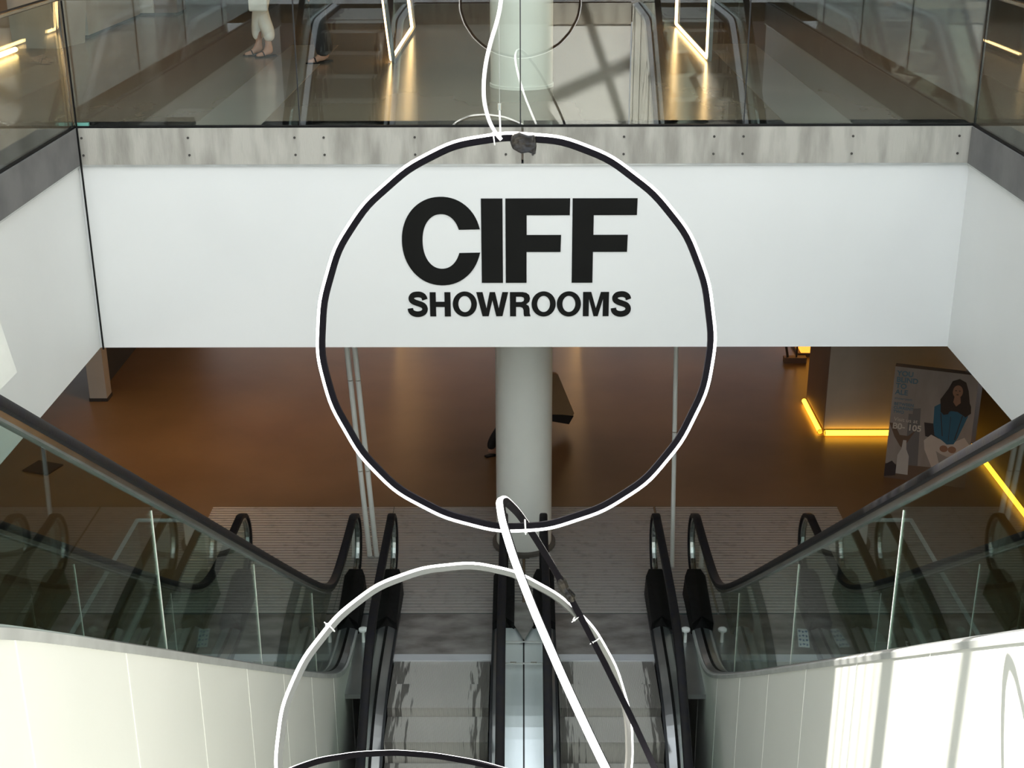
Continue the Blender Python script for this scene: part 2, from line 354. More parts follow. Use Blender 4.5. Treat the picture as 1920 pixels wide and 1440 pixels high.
def escalator(label, xc, sgn, ya, yend, top, depth_end, wall_side=0):
    global step_me
    root = thing('escalator', label, 'escalator', (xc, 0, 0))
    # steps
    if step_me is None:
        sm = MB().prism([(0, 0), (-.405, 0), (-.40, -.03), (-.385, -.33), (-.02, -.30), (0, -.12)], -.49, .49, 'x')
        step_me = sm.mesh('step', M['step'])
    nf = noseline(ya, sgn, top)
    y = 11.79
    if sgn < 0:
        while y > yend:
            t_ = 10.72 - (y - .4); z = G - .005 - max(0, .7002 * (t_ + sqrt(t_ * t_ + .08)) / 2 - .05)
            o = bpy.data.objects.new('step', step_me); col.objects.link(o); o.parent = root; o.location = (0, y, z); y -= .4
    else:
        while y > yend:
            z = G - .005 if y > ya + .1 else nf(y) - .05
            o = bpy.data.objects.new('step', step_me); col.objects.link(o); o.parent = root; o.location = (0, y, z); y -= .4
    # comb plate and ridged landing mat
    MB().box(-.5, .5, 11.79, 11.90, G - .05, G + .012).build('comb', M['comb'], root)
    MB().box(-.5, .5, 11.90, 12.7, G - .05, G + .008).build('comb_plate', M['plate'], root)
    lo, hi = (-.62, .62)
    if abs(xc) < 1.5:
        lo, hi = (-.80, .82) if xc < 0 else (-.82, .80)
    else:
        lo, hi = (-1.45, .84) if xc < 0 else (-.84, 1.45)
    b = MB().box(lo, hi, 12.70, 15.3, G - .04, G + .003).build('landing_mat', M['mat_base'], root)
    bars = MB(); n = 40
    for i in range(n):
        yy = 12.72 + i * 2.57 / n
        bars.box(lo + .005, hi - .005, yy, yy + .042, G, G + .014)
    bars.build('mat_bars', M['mat_bar'], b, kind='stuff')
    for s in (-1, 1):
        hx = s * .617
        # skirt and deck
        dh = .03 if abs(xc) > 1.5 else .115
        MB().sweep(path(12.7, yend, ya, sgn, top, 0), [(-.012, -.25), (-.012, dh - .02), (.012, dh - .02), (.012, -.25)], s * .512).build('skirt', M['skirt'], root)
        p = path(12.32, yend, ya, sgn, top, 0)
        inner = [(s * .52, -.02), (s * .52, dh - .03), (s * .60, dh), (s * .60, -.02)]
        outer = [(s * .634, -.02), (s * .634, dh), (s * .69, dh - .012), (s * .70, dh * .3), (s * .70, -.02)]
        MB().sweep(p, inner).build('deck', M['deck'], root)
        if abs(xc) > 1.5 or (s * xc > 0): MB().sweep(p, outer).build('deck', M['deck'], root)
        MB().sweep(path(12.32, yend, ya, sgn, top, dh - .003), [(-.017, -.05), (-.017, .004), (.017, .004), (.017, -.05)], hx).build('glass_gasket', M['black'], root)
        # handrail
        hp = handrail_path(ya, sgn, yend, top)
        h = MB().sweep(hp, RP, hx).build('handrail', M['rail'], root, smooth=True)
        MB().sweep(hp, [(-.018, -.052), (-.026, -.045), (-.026, -.0205), (.026, -.0205), (.026, -.045), (.018, -.052)], hx).build('handrail_guide', M['steel'], h)
        # black inlet boot
        w2 = .115
        bt = MB(); zt = G + .34
        v = [(hx - w2, 12.3, G), (hx + w2, 12.3, G), (hx + w2, 13.12, G), (hx - w2, 13.12, G),
             (hx - w2, 12.24, G + .17), (hx, 12.34, G + .20), (hx + w2, 12.24, G + .17), (hx + .075, 13.1, zt), (hx - .075, 13.1, zt), (hx - w2, 12.98, zt - .02), (hx + w2, 12.98, zt - .02)]
        bt.add(v, [(0, 1, 2, 3), (0, 4, 5), (0, 5, 1), (1, 5, 6), (4, 9, 10, 6, 5), (9, 8, 7, 10), (2, 7, 8, 3), (1, 6, 10, 2), (2, 10, 7), (0, 3, 9, 4), (3, 8, 9)])
        bt.build('inlet_boot', M['black'], root, bevel=.008)
        # glass panels with gaps
        joints = [10.3, 8.15, 6.0, 3.9]
        ys = [13.12] + [j for j in joints if j > yend] + [yend]
        for a, bb in zip(ys, ys[1:]):
            up = path(a - .006, bb + .006, ya, sgn, top, .885, 24); dn = path(a - .006, bb + .006, ya, sgn, top, .03, 24)
            if a > 12.5:
                arc = [(13.12 + .28 * cos(t), G + .60 + .28 * sin(t)) for t in [-pi / 2 + pi * i / 10 for i in range(1, 10)]]
                dn = [q for q in dn if q[0] < 12.9]
                poly = [(13.12, G + .32)] + arc + up + dn[::-1]
            else: poly = up + dn[::-1]
            gm = MB(); gm.prism(poly, hx - .003, hx + .003)
            gp = gm.build('glass_panel', M['glass_dark'], root)
            if a < 12:
                z0, z1 = up[0][1], dn[0][1]
                MB().box(hx - .0035, hx + .0035, a - .003, a + .003, z1, z0 - .05).build('edge_strip', M['joint'], gp)
        # cladding with panels
    if wall_side:
        s = wall_side
        xx = s * .70
        p = path(12.3, yend, ya, sgn, top, .0, 120)
        MB().sweep(p, [(-.020, -.028), (-.024, -.0), (-.012, .012), (.02, .012), (.02, -.028)], xx).build('edge_trim', M['alu'], root)
        nf0 = noseline(ya, sgn, top)
        a = 12.72
        while a > yend:
            b_ = max(a - 1.1, yend) if a < 12 else 11.7
            ys = [a - .004 + (b_ + .004 - a + .004) * i / 8 for i in range(9)]
            poly = [(q, nf0(q) - .02) for q in ys] + [(ys[-1], -11), (ys[0], -11)]
            MB().prism(poly, *sorted((xx - s * .01, xx + s * .012))).build('cladding_panel', M['clad'], root)
            MB().prism([(b_ - .004, -11), (b_ + .004, -11), (b_ + .004, nf0(b_) - .03), (b_ - .004, nf0(b_) - .03)], *sorted((xx, xx + s * .014))).build('joint_cover', M['joint'], root)
            a = b_
        # outer side down to the ground floor
        xo = -s * .70
        MB().sweep(p, [(-.020, -.028), (-.024, -.0), (-.012, .012), (.02, .012), (.02, -.028)], xo).build('edge_trim', M['alu'], root)
        a = 11.2
        while a > yend:
            b_ = max(a - 1.1, yend)
            ys = [a - .004 + (b_ + .004 - a + .004) * i / 8 for i in range(9)]
            poly = [(q, nf0(q) - .02) for q in ys] + [(ys[-1], G), (ys[0], G)]
            MB().prism(poly, *sorted((xo - .01, xo + .01))).build('cladding_panel', M['clad'], root)
            a = b_
    return root
e1 = escalator('far left escalator rising from the landing towards the upper floor', -2.465, 1, 11.43, 1.4, 5.41, 0, 1)
e2 = escalator('far right escalator rising from the landing, its side wall lit by the sun', 2.50, 1, 11.43, 1.4, 5.41, 0, -1)
e3 = escalator('left of the two centre escalators going down to the basement', -.826, -1, 10.95, 3.4, None, 0)
e4 = escalator('right of the two centre escalators going down to the basement', .84, -1, 10.95, 3.4, None, 0)

# central deck between the two descending escalators
cd = thing('divider_deck', 'pale metal deck between the two centre escalators in front of the column', 'deck')
pp = path(12.3, 3.4, 10.95, -1, None, 0)
for x0, x1 in ((-.192, -.004), (.012, .206)):
    MB().sweep(pp, [(x0, 0), (x0, .105), (x1, .105), (x1, 0)]).build('deck_plate', M['deck_mid'], cd)
MB().sweep(pp, [(-.004, 0), (-.004, .098), (.012, .098), (.012, 0)]).build('seam', M['skirt'], cd)
for y in (11.98, 11.58):
    MB().box(-.19, .204, y, y + .015, G + .1, G + .11).build('cover_joint', M['alu'], cd)
for x in (-.1, .105):
    MB().box(x - .03, x + .03, 11.575, 11.60, G + .11, G + .116).build('screw_plate', M['steel'], cd)
# wedge of dark plates at the column foot
MB().add([(-.1, 12.3, G + .12), (.115, 12.3, G + .12), (.008, 12.0, G + .118), (-.1, 12.75, G + .12), (.115, 12.75, G + .12)], [(0, 2, 1), (0, 1, 4, 3)]).build('end_plate', M['plate'], cd)

# white bollard lamps on the decks at the foot of the rising escalators
for x, lb in ((-1.67, 'small white bollard knob on the deck left of the centre escalators'), (1.69, 'small white bollard knob on the deck right of the centre escalators')):
    b = thing('deck_knob', lb, 'bollard', (x, 12.15, G), group='white deck knobs')
    MB().lathe([(.018, 0), (.016, .10), (.018, .13)], n=16).build('stem', M['tie'], b, smooth=True)
    MB().lathe([(.02, .13), (.045, .14), (.045, .16), (.03, .17)], n=20).build('cap', M['tie'], b, smooth=True)
# floor between the escalators at landing level
for x0, x1 in ((-1.79, -1.525), (1.54, 1.80)):
    struct('floor', MB().box(x0, x1, 11.2, 12.75, G - .05, G + .001), M['deck'], 'grey cover plate between two escalators')

# pictogram stickers
for x, rz, lb in ((-3.36, 0, 'white and blue safety sticker on the floor outside the far left escalator'), (2.93, 0, 'white and blue safety sticker at the foot of the far right escalator')):
    s = -1 if x < 0 else 1
    st = thing('safety_sticker', lb, 'sticker', (x, 12.2, G + .014), group='safety stickers')
    st.rotation_euler = (0, 0, -s * R(8)); st.scale = (.75, 1.1, 1)
    MB().box(-.075, .075, -.16, .16, .0, .008).build('backing', M['s_white'], st)
    k = MB()
    for i in range(3):
        for j in range(4):
            xa = -.066 + i * .046; ya_ = -.15 + j * .077
            if (i + j) % 2: k.lathe([(.017, .008), (.017, .0105)], (xa + .02, ya_ + .034, 0), 10)
            else: k.box(xa + .008, xa + .030, ya_ + .01, ya_ + .04, .008, .0105)
    k.build('pictograms', M['s_blue'], st, kind='stuff')

# glass guard rails beside the rising escalators
for s in (-1, 1):
    g = thing('glass_guard', ('left' if s < 0 else 'right') + ' glass guard with grey top rail on the ground floor beside the rising escalator', 'glass guard', group='ground floor glass guards')
    a = s * 4.16; b = s * 3.45
    MB().box(*sorted((a - .006, a + .006)), 9.9, 12.97, G + .02, G + .98).build('glass_panel', M['glass'], g)
    MB().box(*sorted((a - .006, a + .006)), 6.8, 9.88, G + .02, G + .98).build('glass_panel', M['glass'], g)
    MB().box(*sorted((a, b)), 12.97, 12.982, G + .02, G + .98).build('glass_panel', M['glass'], g)
    MB().tube([(b, 12.975, G + 1), (a, 12.975, G + 1), (a, 6.8, G + 1)], .022, 8).build('top_rail', M['alu'], g)
    MB().box(*sorted((a - .03, a + .03)), 6.8, 13, G, G + .04).build('base_shoe', M['alu'], g)

# ================================================================ UPPER BALUSTRADES
def glass_run(name, label, pts, along, fixed, h=1.1):
    g = thing(name, label, 'balustrade')
    for a, b in zip(pts, pts[1:]):
        if along == 'x':
            MB().box(a + .006, b - .006, fixed - .007, fixed + .007, -.02, h).build('glass_panel', M['glass'], g)
        else:
            MB().box(fixed - .007, fixed + .007, a + .006, b - .006, -.02, h).build('glass_panel', M['glass'], g)
        jm = MB()
        if along == 'x': jm.box(b - .005, b + .005, fixed - .006, fixed + .006, 0, h)
        else: jm.box(fixed - .006, fixed + .006, b - .005, b + .005, 0, h)
        jm.build('joint_seal', M['skirt'], g)
    if along == 'x':
        MB().box(pts[0], pts[-1], fixed - .03, fixed + .03, h, h + .04).build('top_rail', M['steel'], g, bevel=.01)
        MB().box(pts[0], pts[-1], fixed - .02, fixed + .02, -.0, .018).build('base_seal', M['black'], g)
    else:
        MB().box(fixed - .03, fixed + .03, pts[0], pts[-1], h, h + .04).build('top_rail', M['steel'], g, bevel=.01)
        MB().box(fixed - .02, fixed + .02, pts[0], pts[-1], -.0, .018).build('base_seal', M['black'], g)
    return g
glass_run('glass_balustrade', 'clear glass balustrade on the slab edge above the bulkhead, mirroring the rings', [-4.0, -1.98, -.02, 1.96, 4.0], 'x', 12.0)
glass_run('glass_balustrade', 'glass balustrade running towards the camera on the left', [1.3, 3.4, 5.5, 7.6, 9.7, 11.97], 'y', -4.0)
glass_run('glass_balustrade', 'glass balustrade running towards the camera on the right', [1.3, 3.4, 5.5, 7.6, 9.7, 11.97], 'y', 4.0)
MB().box(-3.98, -3.86, 11.985, 12.02, .02, .045).build('glass_chock', mat('teal tape', (.16, .42, .36), .4))
tag(bpy.data.objects['glass_chock'], 'small teal strip at the left end of the glass above the bulkhead', 'tape')

# ================================================================ LETTERING
def glyph_mesh(name, loops, m, depth=.006):
    cu = bpy.data.curves.new(name, 'CURVE'); cu.dimensions = '2D'; cu.fill_mode = 'BOTH'; cu.extrude = depth / 2
    for lp in loops:
        sp = cu.splines.new('POLY'); sp.points.add(len(lp) - 1); sp.use_cyclic_u = True
        for p, q in zip(sp.points, lp): p.co = (q[0], q[1], 0, 1)
    o = bpy.data.objects.new('tmp', cu); col.objects.link(o)
    me = bpy.data.meshes.new_from_object(o.evaluated_get(bpy.context.evaluated_depsgraph_get())); me.name = name
    me.materials.clear(); me.materials.append(m)
    bpy.data.objects.remove(o)
    return me
def el(cx, cy, a, b, t0, t1, n=40, p=2.0):
    out = []
    for i in range(n + 1):
        t = t0 + (t1 - t0) * i / n; c_, s_ = cos(t), sin(t)
        out.append((cx + a * math.copysign(abs(c_) ** (2 / p), c_), cy + b * math.copysign(abs(s_) ** (2 / p), s_)))
    return out
def catmull(P, n=10):
    out = []; P = [P[0]] + P + [P[-1]]
    for i in range(1, len(P) - 2):
        for k in range(n):
            t = k / n
            out.append(tuple(.5 * ((2 * P[i][d]) + (-P[i - 1][d] + P[i + 1][d]) * t + (2 * P[i - 1][d] - 5 * P[i][d] + 4 * P[i + 1][d] - P[i + 2][d]) * t * t + (-P[i - 1][d] + 3 * P[i][d] - 3 * P[i + 1][d] + P[i + 2][d]) * t ** 3) for d in (0, 1)))
    out.append(P[-2]); return out
def stroke(P, wd):
    L_, R_ = [], []
    for i, p in enumerate(P):
        a, b = P[max(i - 1, 0)], P[min(i + 1, len(P) - 1)]
        dx, dy = b[0] - a[0], b[1] - a[1]; l = math.hypot(dx, dy) or 1
        w_ = wd[min(int(i / len(P) * len(wd)), len(wd) - 1)] if isinstance(wd, list) else wd
        L_.append((p[0] - dy / l * w_ / 2, p[1] + dx / l * w_ / 2)); R_.append((p[0] + dy / l * w_ / 2, p[1] - dx / l * w_ / 2))
    return L_ + R_[::-1]
def rect(x0, y0, x1, y1): return [(x0, y0), (x1, y0), (x1, y1), (x0, y1)]
# units: u,v of the sign (v downwards); scale to metres below
def g_C():
    cx, cy = 358, 406
    o = el(cx, cy, 297, 332, math.asin(.25), 2 * pi - math.asin(.25), 60, 2.08)
    i_ = el(cx, cy + 3, 142, 205, math.asin(.40), 2 * pi - math.asin(.40), 50, 2.15)
    return [o + i_[::-1]]
def g_F(x, a, b): return [[(x, 88), (x + 480, 88), (x + 478, 214), (x + 158, 214), (x + 158, 362), (x + 415, 362), (x + 412, 489), (x + 157, 489), (x + 157, 720), (x, 720)]]
def g_S(x):
    P = [(133, 60), (124, 38), (103, 24), (76, 21), (46, 27), (30, 46), (34, 66), (55, 80), (90, 92), (120, 106), (132, 130), (122, 154), (96, 167), (66, 169), (40, 161), (24, 145), (20, 126)]
    return [[(x + a, 785 + b) for a, b in stroke(catmull(P, 6), 42)]]
def g_H(x): return [[(x, 790), (x + 46, 790), (x + 46, 862), (x + 112, 862), (x + 112, 790), (x + 158, 790), (x + 158, 971), (x + 112, 971), (x + 112, 900), (x + 46, 900), (x + 46, 971), (x, 971)]]
def g_O(x): return [el(x + 91, 879, 92, 94, 0, 2 * pi, 48)[:-1], el(x + 91, 879, 49, 61, 0, 2 * pi, 40)[:-1]]
def g_W(x): return [[(x, 790), (x + 48, 790), (x + 77, 912), (x + 102, 790), (x + 143, 790), (x + 170, 912), (x + 198, 790), (x + 243, 790), (x + 198, 970), (x + 151, 970), (x + 122, 850), (x + 93, 970), (x + 46, 970)]]
def g_R(x): return [[(x, 790), (x + 95, 790), (x + 125, 796), (x + 146, 812), (x + 153, 838), (x + 147, 862), (x + 122, 882), (x + 142, 893), (x + 149, 915), (x + 150, 950), (x + 156, 968), (x + 156, 971), (x + 108, 971), (x + 104, 955), (x + 103, 925), (x + 96, 907), (x + 78, 901), (x + 46, 901), (x + 46, 971), (x, 971)],
                     [(x + 46, 824), (x + 86, 824), (x + 103, 830), (x + 108, 843), (x + 103, 858), (x + 86, 865), (x + 46, 865)]]
def g_M(x): return [[(x, 790), (x + 62, 790), (x + 99, 912), (x + 135, 790), (x + 197, 790), (x + 197, 971), (x + 152, 971), (x + 152, 842), (x + 114, 971), (x + 82, 971), (x + 45, 842), (x + 45, 971), (x, 971)]]
SX = 1 / 816.; X0 = (740 - 981.5) / 204.
def zrow(v):     # sign row to height on the bulkhead
    py = 350 + v / 4
    return 2.24 - 12 * math.tan(pit + math.atan((py - 720) / 2530.))
zA, zB = zrow(0), zrow(1000)
sg = thing('wall_lettering', 'large black two-line lettering on the white bulkhead inside the ring', 'sign', (X0, 11.996, zA))
sg.rotation_euler = (pi / 2, 0, 0)
for nm, lp in (('letter', g_C()), ('letter', [rect(656, 88, 816, 720)]), ('letter', g_F(837, 0, 0)), ('letter', g_F(1335, 0, 0)),
               ('letter', g_S(88)), ('letter', g_H(258)), ('letter', g_O(433)), ('letter', g_W(612)), ('letter', g_R(868)), ('letter', g_O(1033)), ('letter', g_O(1225)), ('letter', g_M(1423)), ('letter', g_S(1636))):
    lp = [[(a * SX, (zrow(b) - zA)) for a, b in l] for l in lp]
    me = glyph_mesh('letter', lp, M['sign'])
    o = bpy.data.objects.new('letter', me); col.objects.link(o); o.parent = sg

# ================================================================ RINGS
def frame_of(th, ph):
    n_ = Vector((sin(th) * cos(ph), sin(th) * sin(ph), cos(th)))
    a = n_.cross(Vector((0, 0, 1))).normalized(); b = n_.cross(a); return n_, a, b
def ring(label, c_, th, ph, RR, body=.024, axial=.024, diff=.013, bm=None, dm=None):
    n_, a, b = frame_of(th, ph)
    root = thing('ring_light', label, 'ring light', c_, group=None)
    def pr(t, rr, ax): return (a * cos(t) + b * sin(t)) * rr + n_ * ax
    N_ = 160
    def loop(prof, m, nm):
        v, fs = [], []; k = len(prof)
        for i in range(N_):
            t = 2 * pi * i / N_
            wob = .0022 * sin(9 * t) + .0016 * sin(23 * t + 1)
            v += [pr(t, RR + dr + wob, ax) for dr, ax in prof]
        for i in range(N_):
            j = (i + 1) % N_
            fs += [(i * k + q, i * k + (q + 1) % k, j * k + (q + 1) % k, j * k + q) for q in range(k)]
        MB().add(v, fs).build(nm, m, root, smooth=True)
    h = axial / 2
    loop([(-body / 2, -h), (-body / 2, h), (body / 2, h), (body / 2, -h)], bm or M['led_body'], 'channel')
    loop([(body / 2 + .0005, -h * .95), (body / 2 + .0005, h * .95), (body / 2 + diff * .6, h * .95), (body / 2 + diff, h * .5), (body / 2 + diff, -h * .5), (body / 2 + diff * .6, -h * .95)], dm or M['led_white'], 'diffuser')
    return root, pr
rg1, p1 = ring('largest ring light facing the camera, framing the black lettering', (-.03, 5.259, .41), 1.9176, 1.5605, .80)
rg2, p2 = ring('ring light seen nearly edge on, threaded through the bottom of the facing ring', (.3608, 4.9, -1.1864), 1.1207, .1385, 1.0, axial=.03)
sc_ = .92
rg3, p3 = ring('open ring light in front of the centre escalators, hanging below the edge-on ring', (-.3267 * sc_, 5.8962 * sc_, 2.24 + sc_ * (-2.1302 - 2.24)), 2.0557, 1.9402, .95 * sc_, bm=M['led_grey'])
sc_ = .9
rg4, p4 = ring('lowest ring light, only its upper arc showing at the bottom edge', (-.5307 * sc_, 6.1998 * sc_, 2.24 + sc_ * (-2.8214 - 2.24)), 2.833, 4.2615, .95 * sc_)
def world(c_, v): return Vector(c_) + v
# top of the facing ring: tape, zip ties, cable, wire
C1 = Vector((-.03, 5.259, .41))
top1 = max((p1(2 * pi * i / 720, .80, 0) for i in range(720)), key=lambda v: v.z) + C1
tp = MB()
pts = [(-.055, .0), (-.045, .028), (-.015, .036), (.02, .024), (.048, .026), (.054, -.02), (.05, -.055), (.02, -.045), (-.01, -.05), (-.045, -.030)]
tp.prism([(top1.x + .03 + a, top1.z - .012 + b) for a, b in pts], top1.y - .026, top1.y + .026, 'y')
tag(tp.build('tape_wrap', M['tape'], bevel=.006), 'crumpled shiny black tape round the top of the facing ring', 'tape')
def zip_tie(pos, tangent, lab, size=.024, grp='white zip ties on the rings'):
    t = Vector(tangent).normalized(); a = t.orthogonal().normalized(); b = t.cross(a)
    root = thing('zip_tie', lab, 'zip tie', pos, group=grp)
    MB().tube([(a * cos(2 * pi * i / 20) + b * sin(2 * pi * i / 20)) * size for i in range(20)], .0032, 6, closed=True).build('strap', M['tie'], root, smooth=True)
    MB().tube([(a * size * .9), (a * size * 1.25)], .007, 6).build('lock_head', M['tie'], root)
    MB().tube([(a * size * 1.2), (a * size * 1.7 + b * .008)], .0025, 5).build('tail', M['tie'], root)
    return root
def ring_pt(pf, C_, RR, deg):
    t = R(deg); return Vector(C_) + pf(t, RR, 0), (pf(t + .01, RR, 0) - pf(t - .01, RR, 0))
CAMP = Vector((0, 0, 2.24))
def pix(P):
    d = Vector(P) - CAMP; k = d.dot(f); return (960 + 2530 * d.dot(r2) / k, 720 - 2530 * d.dot(u2) / k) if k > 0 else (1e9, 1e9)
def nearest(pf, C_, RR, px, py):
    best = min(range(720), key=lambda i: (lambda q: (q[0] - px) ** 2 + (q[1] - py) ** 2)(pix(Vector(C_) + pf(2 * pi * i / 720, RR, 0))))
    return ring_pt(pf, C_, RR, best / 2)

C2, C3, C4 = (.3608, 4.9, -1.1864), (-.3267 * .92, 5.8962 * .92, 2.24 + .92 * (-2.1302 - 2.24)), (-.5307 * .9, 6.1998 * .9, 2.24 + .9 * (-2.8214 - 2.24))
for pf, C_, RR, px, py, lb in ((p1, C1, .8, 927, 268, 'white zip tie just left of the taped joint on the facing ring'),
                               (p1, C1, .8, 986, 994, 'white zip tie at the bottom of the facing ring'),
                               (p3, C3, .95 * .92, 623, 1178, 'white zip tie on the upper left of the open ring'),
                               (p3, C3, .95 * .92, 1078, 1158, 'white zip tie where the edge-on ring crosses the open ring'),
                               (p3, C3, .95 * .92, 1115, 1200, 'white zip tie just below the crossing of two rings')):
    P_, T_ = nearest(pf, C_, RR, px, py); zip_tie(P_, T_, lb)
# tape on the back strand of the edge-on ring
P_, T_ = nearest(p2, C2, 1.0, 1058, 1108)
T_.normalize(); a_ = T_.orthogonal().normalized(); b_ = T_.cross(a_)
tw = MB().tube([P_ - T_ * .075, P_ - T_ * .05 + a_ * .004, P_ + a_ * -.004, P_ + T_ * .05, P_ + T_ * .08], [.02, .027, .023, .027, .018], 7)
tag(tw.build('tape_wrap', M['tape']), 'black tape wrapped round the far side of the edge-on ring', 'tape')
# feed cable and suspension wire above the facing ring
def at(px, py, y):
    d = f + r2 * ((px - 960) / 2530) - u2 * ((py - 720) / 2530); k = y / d.y; return CAMP + d * k
cab = [at(px, py, 5.24) for px, py in ((955, -170), (946, -60), (939, 5), (932, 40), (920, 80), (911, 120), (907, 160), (909, 195), (918, 228), (930, 250), (940, 262))]
cab = [cab[0] + Vector((.02, 0, 6))] + cab
cp = []
for k in range(len(cab) - 1):
    A = cab[max(k - 1, 0)]; B = cab[k]; D_ = cab[k + 1]; E_ = cab[min(k + 2, len(cab) - 1)]
    if k == 0: cp.append(B); continue
    for t in (0, .25, .5, .75):
        cp.append(.5 * ((2 * B) + (-A + D_) * t + (2 * A - 5 * B + 4 * D_ - E_) * t * t + (-A + 3 * B - 3 * D_ + E_) * t ** 3) if k > 1 else B.lerp(D_, t))
cp.append(cab[-1])
tag(MB().tube(cp, .0078, 10).build('power_cable', M['cable'], smooth=True), 'white power cable curving down to the top of the facing ring', 'cable')
wr = thing('suspension_wire', 'thin wire holding the facing ring beside its white cable', 'wire', at(939, 262, 5.25))
MB().tube([(0, 0, 0), (-.004, 0, .115)], .0035, 6).build('thick_end', M['tie'], wr)
MB().tube([(-.004, 0, .115), (-.004, 0, .14)], .007, 8).build('crimp', M['wire'], wr)
MB().tube([(-.004, 0, .14), (-.006, 0, 11)], .0012, 5).build('strand', M['wire'], wr)

# ================================================================ POLES in front of the column
def pole(label, a, b, rad, n, grp):
    root = thing('support_pole', label, 'pole', a, group=grp)
    d = Vector(b) - Vector(a)
    for i in range(n):
        MB().tube([d * (i / n + .0015), d * ((i + 1) / n - .0015)], rad, 14).build('tube', M['pole'], root, smooth=True)
    MB().tube([Vector((0, 0, -.0)), Vector((0, 0, .02))], rad * 1.15, 14).build('end_cap', M['alu'], root)
    return root
pole('slim white pole, left of the pair standing by the left centre escalator', (-1.795, 13.97, G + .015), (-1.985, 14.0, BK), .030, 3, 'white poles')
pole('slim white pole, right of the pair standing by the left centre escalator', (-1.715, 13.97, G + .015), (-1.895, 14.0, BK), .030, 3, 'white poles')
pole('single slim white pole by the right centre escalator', (1.715, 13.72, G + .015), (1.66, 13.9, BK), .026, 2, 'white poles')

# ================================================================ LED FRAMES
def led_frame(label, x, y0, y1, z0, hgt, lean, grp):
    root = thing('light_sculpture', label, 'light frame', (x, y0, z0), group=grp)
    L_ = y1 - y0
    cs = [(0, 0, .02), (0, L_, .02), (lean * hgt, L_, hgt), (lean * hgt, 0, hgt)]
    for i in range(4):
        a, b = Vector(cs[i]), Vector(cs[(i + 1) % 4]); d = (b - a).normalized(); a2 = a + d * .03; b2 = b - d * .03
        o = Vector((.028, 0, 0)); inn = ((Vector((lean * hgt / 2, L_ / 2, hgt / 2)) - (a + b) / 2)); inn.x = 0; inn.normalize()
        MB().tube([a, b], .032, 4).build('frame_bar', M['led_grey'], root)
        MB().tube([a2 - o + inn * .02, b2 - o + inn * .02], .020, 8).build('light_tube', M['led_frame'], root, smooth=True)
    return root
led_frame('tall warm-lit frame standing on the upper floor left of the column', -1.5, 15.98, 19.2, 0, 3.0, -.10, 'upper floor light frames')
led_frame('tall warm-lit frame standing on the upper floor right of the column', 2.18, 16.05, 19.5, 0, 3.0, 0, 'upper floor light frames')
led_frame('warm-lit frame far back on the ground floor, left of the column', -2.15, 22.6, 25.5, G, 2.9, 0, 'ground floor light frames')
led_frame('warm-lit frame far back on the ground floor, right of the column', 1.0, 22.6, 25.5, G, 2.9, 0, 'ground floor light frames')

def led_strip(label, a, b, m, grp, rad=.035):
    root = thing('light_strip', label, 'light strip', a, group=grp)
    d = Vector(b) - Vector(a)
    MB().tube([Vector((0, 0, 0)), d], rad, 10).build('tube', m, root, smooth=True)
    MB().tube([Vector((0, 0, -rad * .0)), d * .004], rad * 1.15, 10).build('end_cap', M['dark'], root)
    return root
# ================================================================ GROUND FLOOR THINGS
pb = thing('pillar_box', 'big boxy pale pillar with amber light strips round its foot', 'pillar', (4.25, 17.55, G))
MB().box(0, 1.9, 0, 1.2, .10, 3.32).build('body', M['box'], pb)
MB().box(-.012, -.0, .0, 1.2, .10, 3.32).build('side_panel', M['wood'], pb, label='brown side panel')
MB().box(.05, 1.85, .05, 1.15, 0, .10).build('plinth', M['dark'], pb)
led_strip('amber light strip along the front foot of the boxy pillar', (4.25, 17.5, G + .055), (6.15, 17.5, G + .055), M['led_amber'], 'amber strips at the pillar foot', .04)
led_strip('amber light strip along the left foot of the boxy pillar', (4.20, 17.55, G + .05), (4.20, 18.72, G + .05), M['led_amber'], 'amber strips at the pillar foot', .035)
led_strip('long amber light strip at the base of the dark right wall', (6.2, 17.1, G + .05), (6.2, 10.0, G + .05), M['led_amber'], None, .032)
led_strip('warm light strip at the foot of the upper left wall', (-6.24, 16.95, .05), (-6.24, 9.0, .05), M['led_warm'], None, .03)
led_strip('warm light strip at the foot of the upper right wall', (6.24, 17.0, .05), (6.24, 9.0, .05), M['led_warm'], None, .03)

# lit niche and stand beyond the pillar
nb = thing('lit_niche', 'amber glowing niche box beyond the boxy pillar', 'light box', (4.55, 20.78, G))
MB().box(0, 1.2, 0, .6, .06, 1.1).build('glow_panel', mat('amber acrylic', (.8, .5, .2), .5, emit=(1, .42, .05), es=1.6), nb)
MB().box(-.05, 1.25, -.02, .65, 0, .06).build('plinth', M['wood'], nb)
MB().box(.45, .8, -.1, 0, .25, 1.1).build('shelf_block', M['wood'], nb)
fs_ = thing('display_stand', 'small dark stand with flat foot beside the glowing niche', 'stand', (4.40, 20.50, G))
MB().box(-.18, .18, -.05, .08, 0, .09).build('foot', M['wood'], fs_)
MB().tube([(-.12, 0, .09), (-.35, .1, 1.3)], .02, 6).build('leg', M['dark'], fs_)
MB().tube([(.02, 0, .09), (.06, .1, 1.3)], .014, 6).build('leg', M['dark'], fs_)

pl = thing('square_pillar', 'slim square grey pillar at the end of the dark partition, far left', 'pillar', (-6.42, 18.95, G))
MB().box(-.12, .14, -.1, .14, 0, 3.3).build('shaft', M['box'], pl)
MB().box(-.13, .15, -.11, .15, 0, .05).build('base', M['dark'], pl)

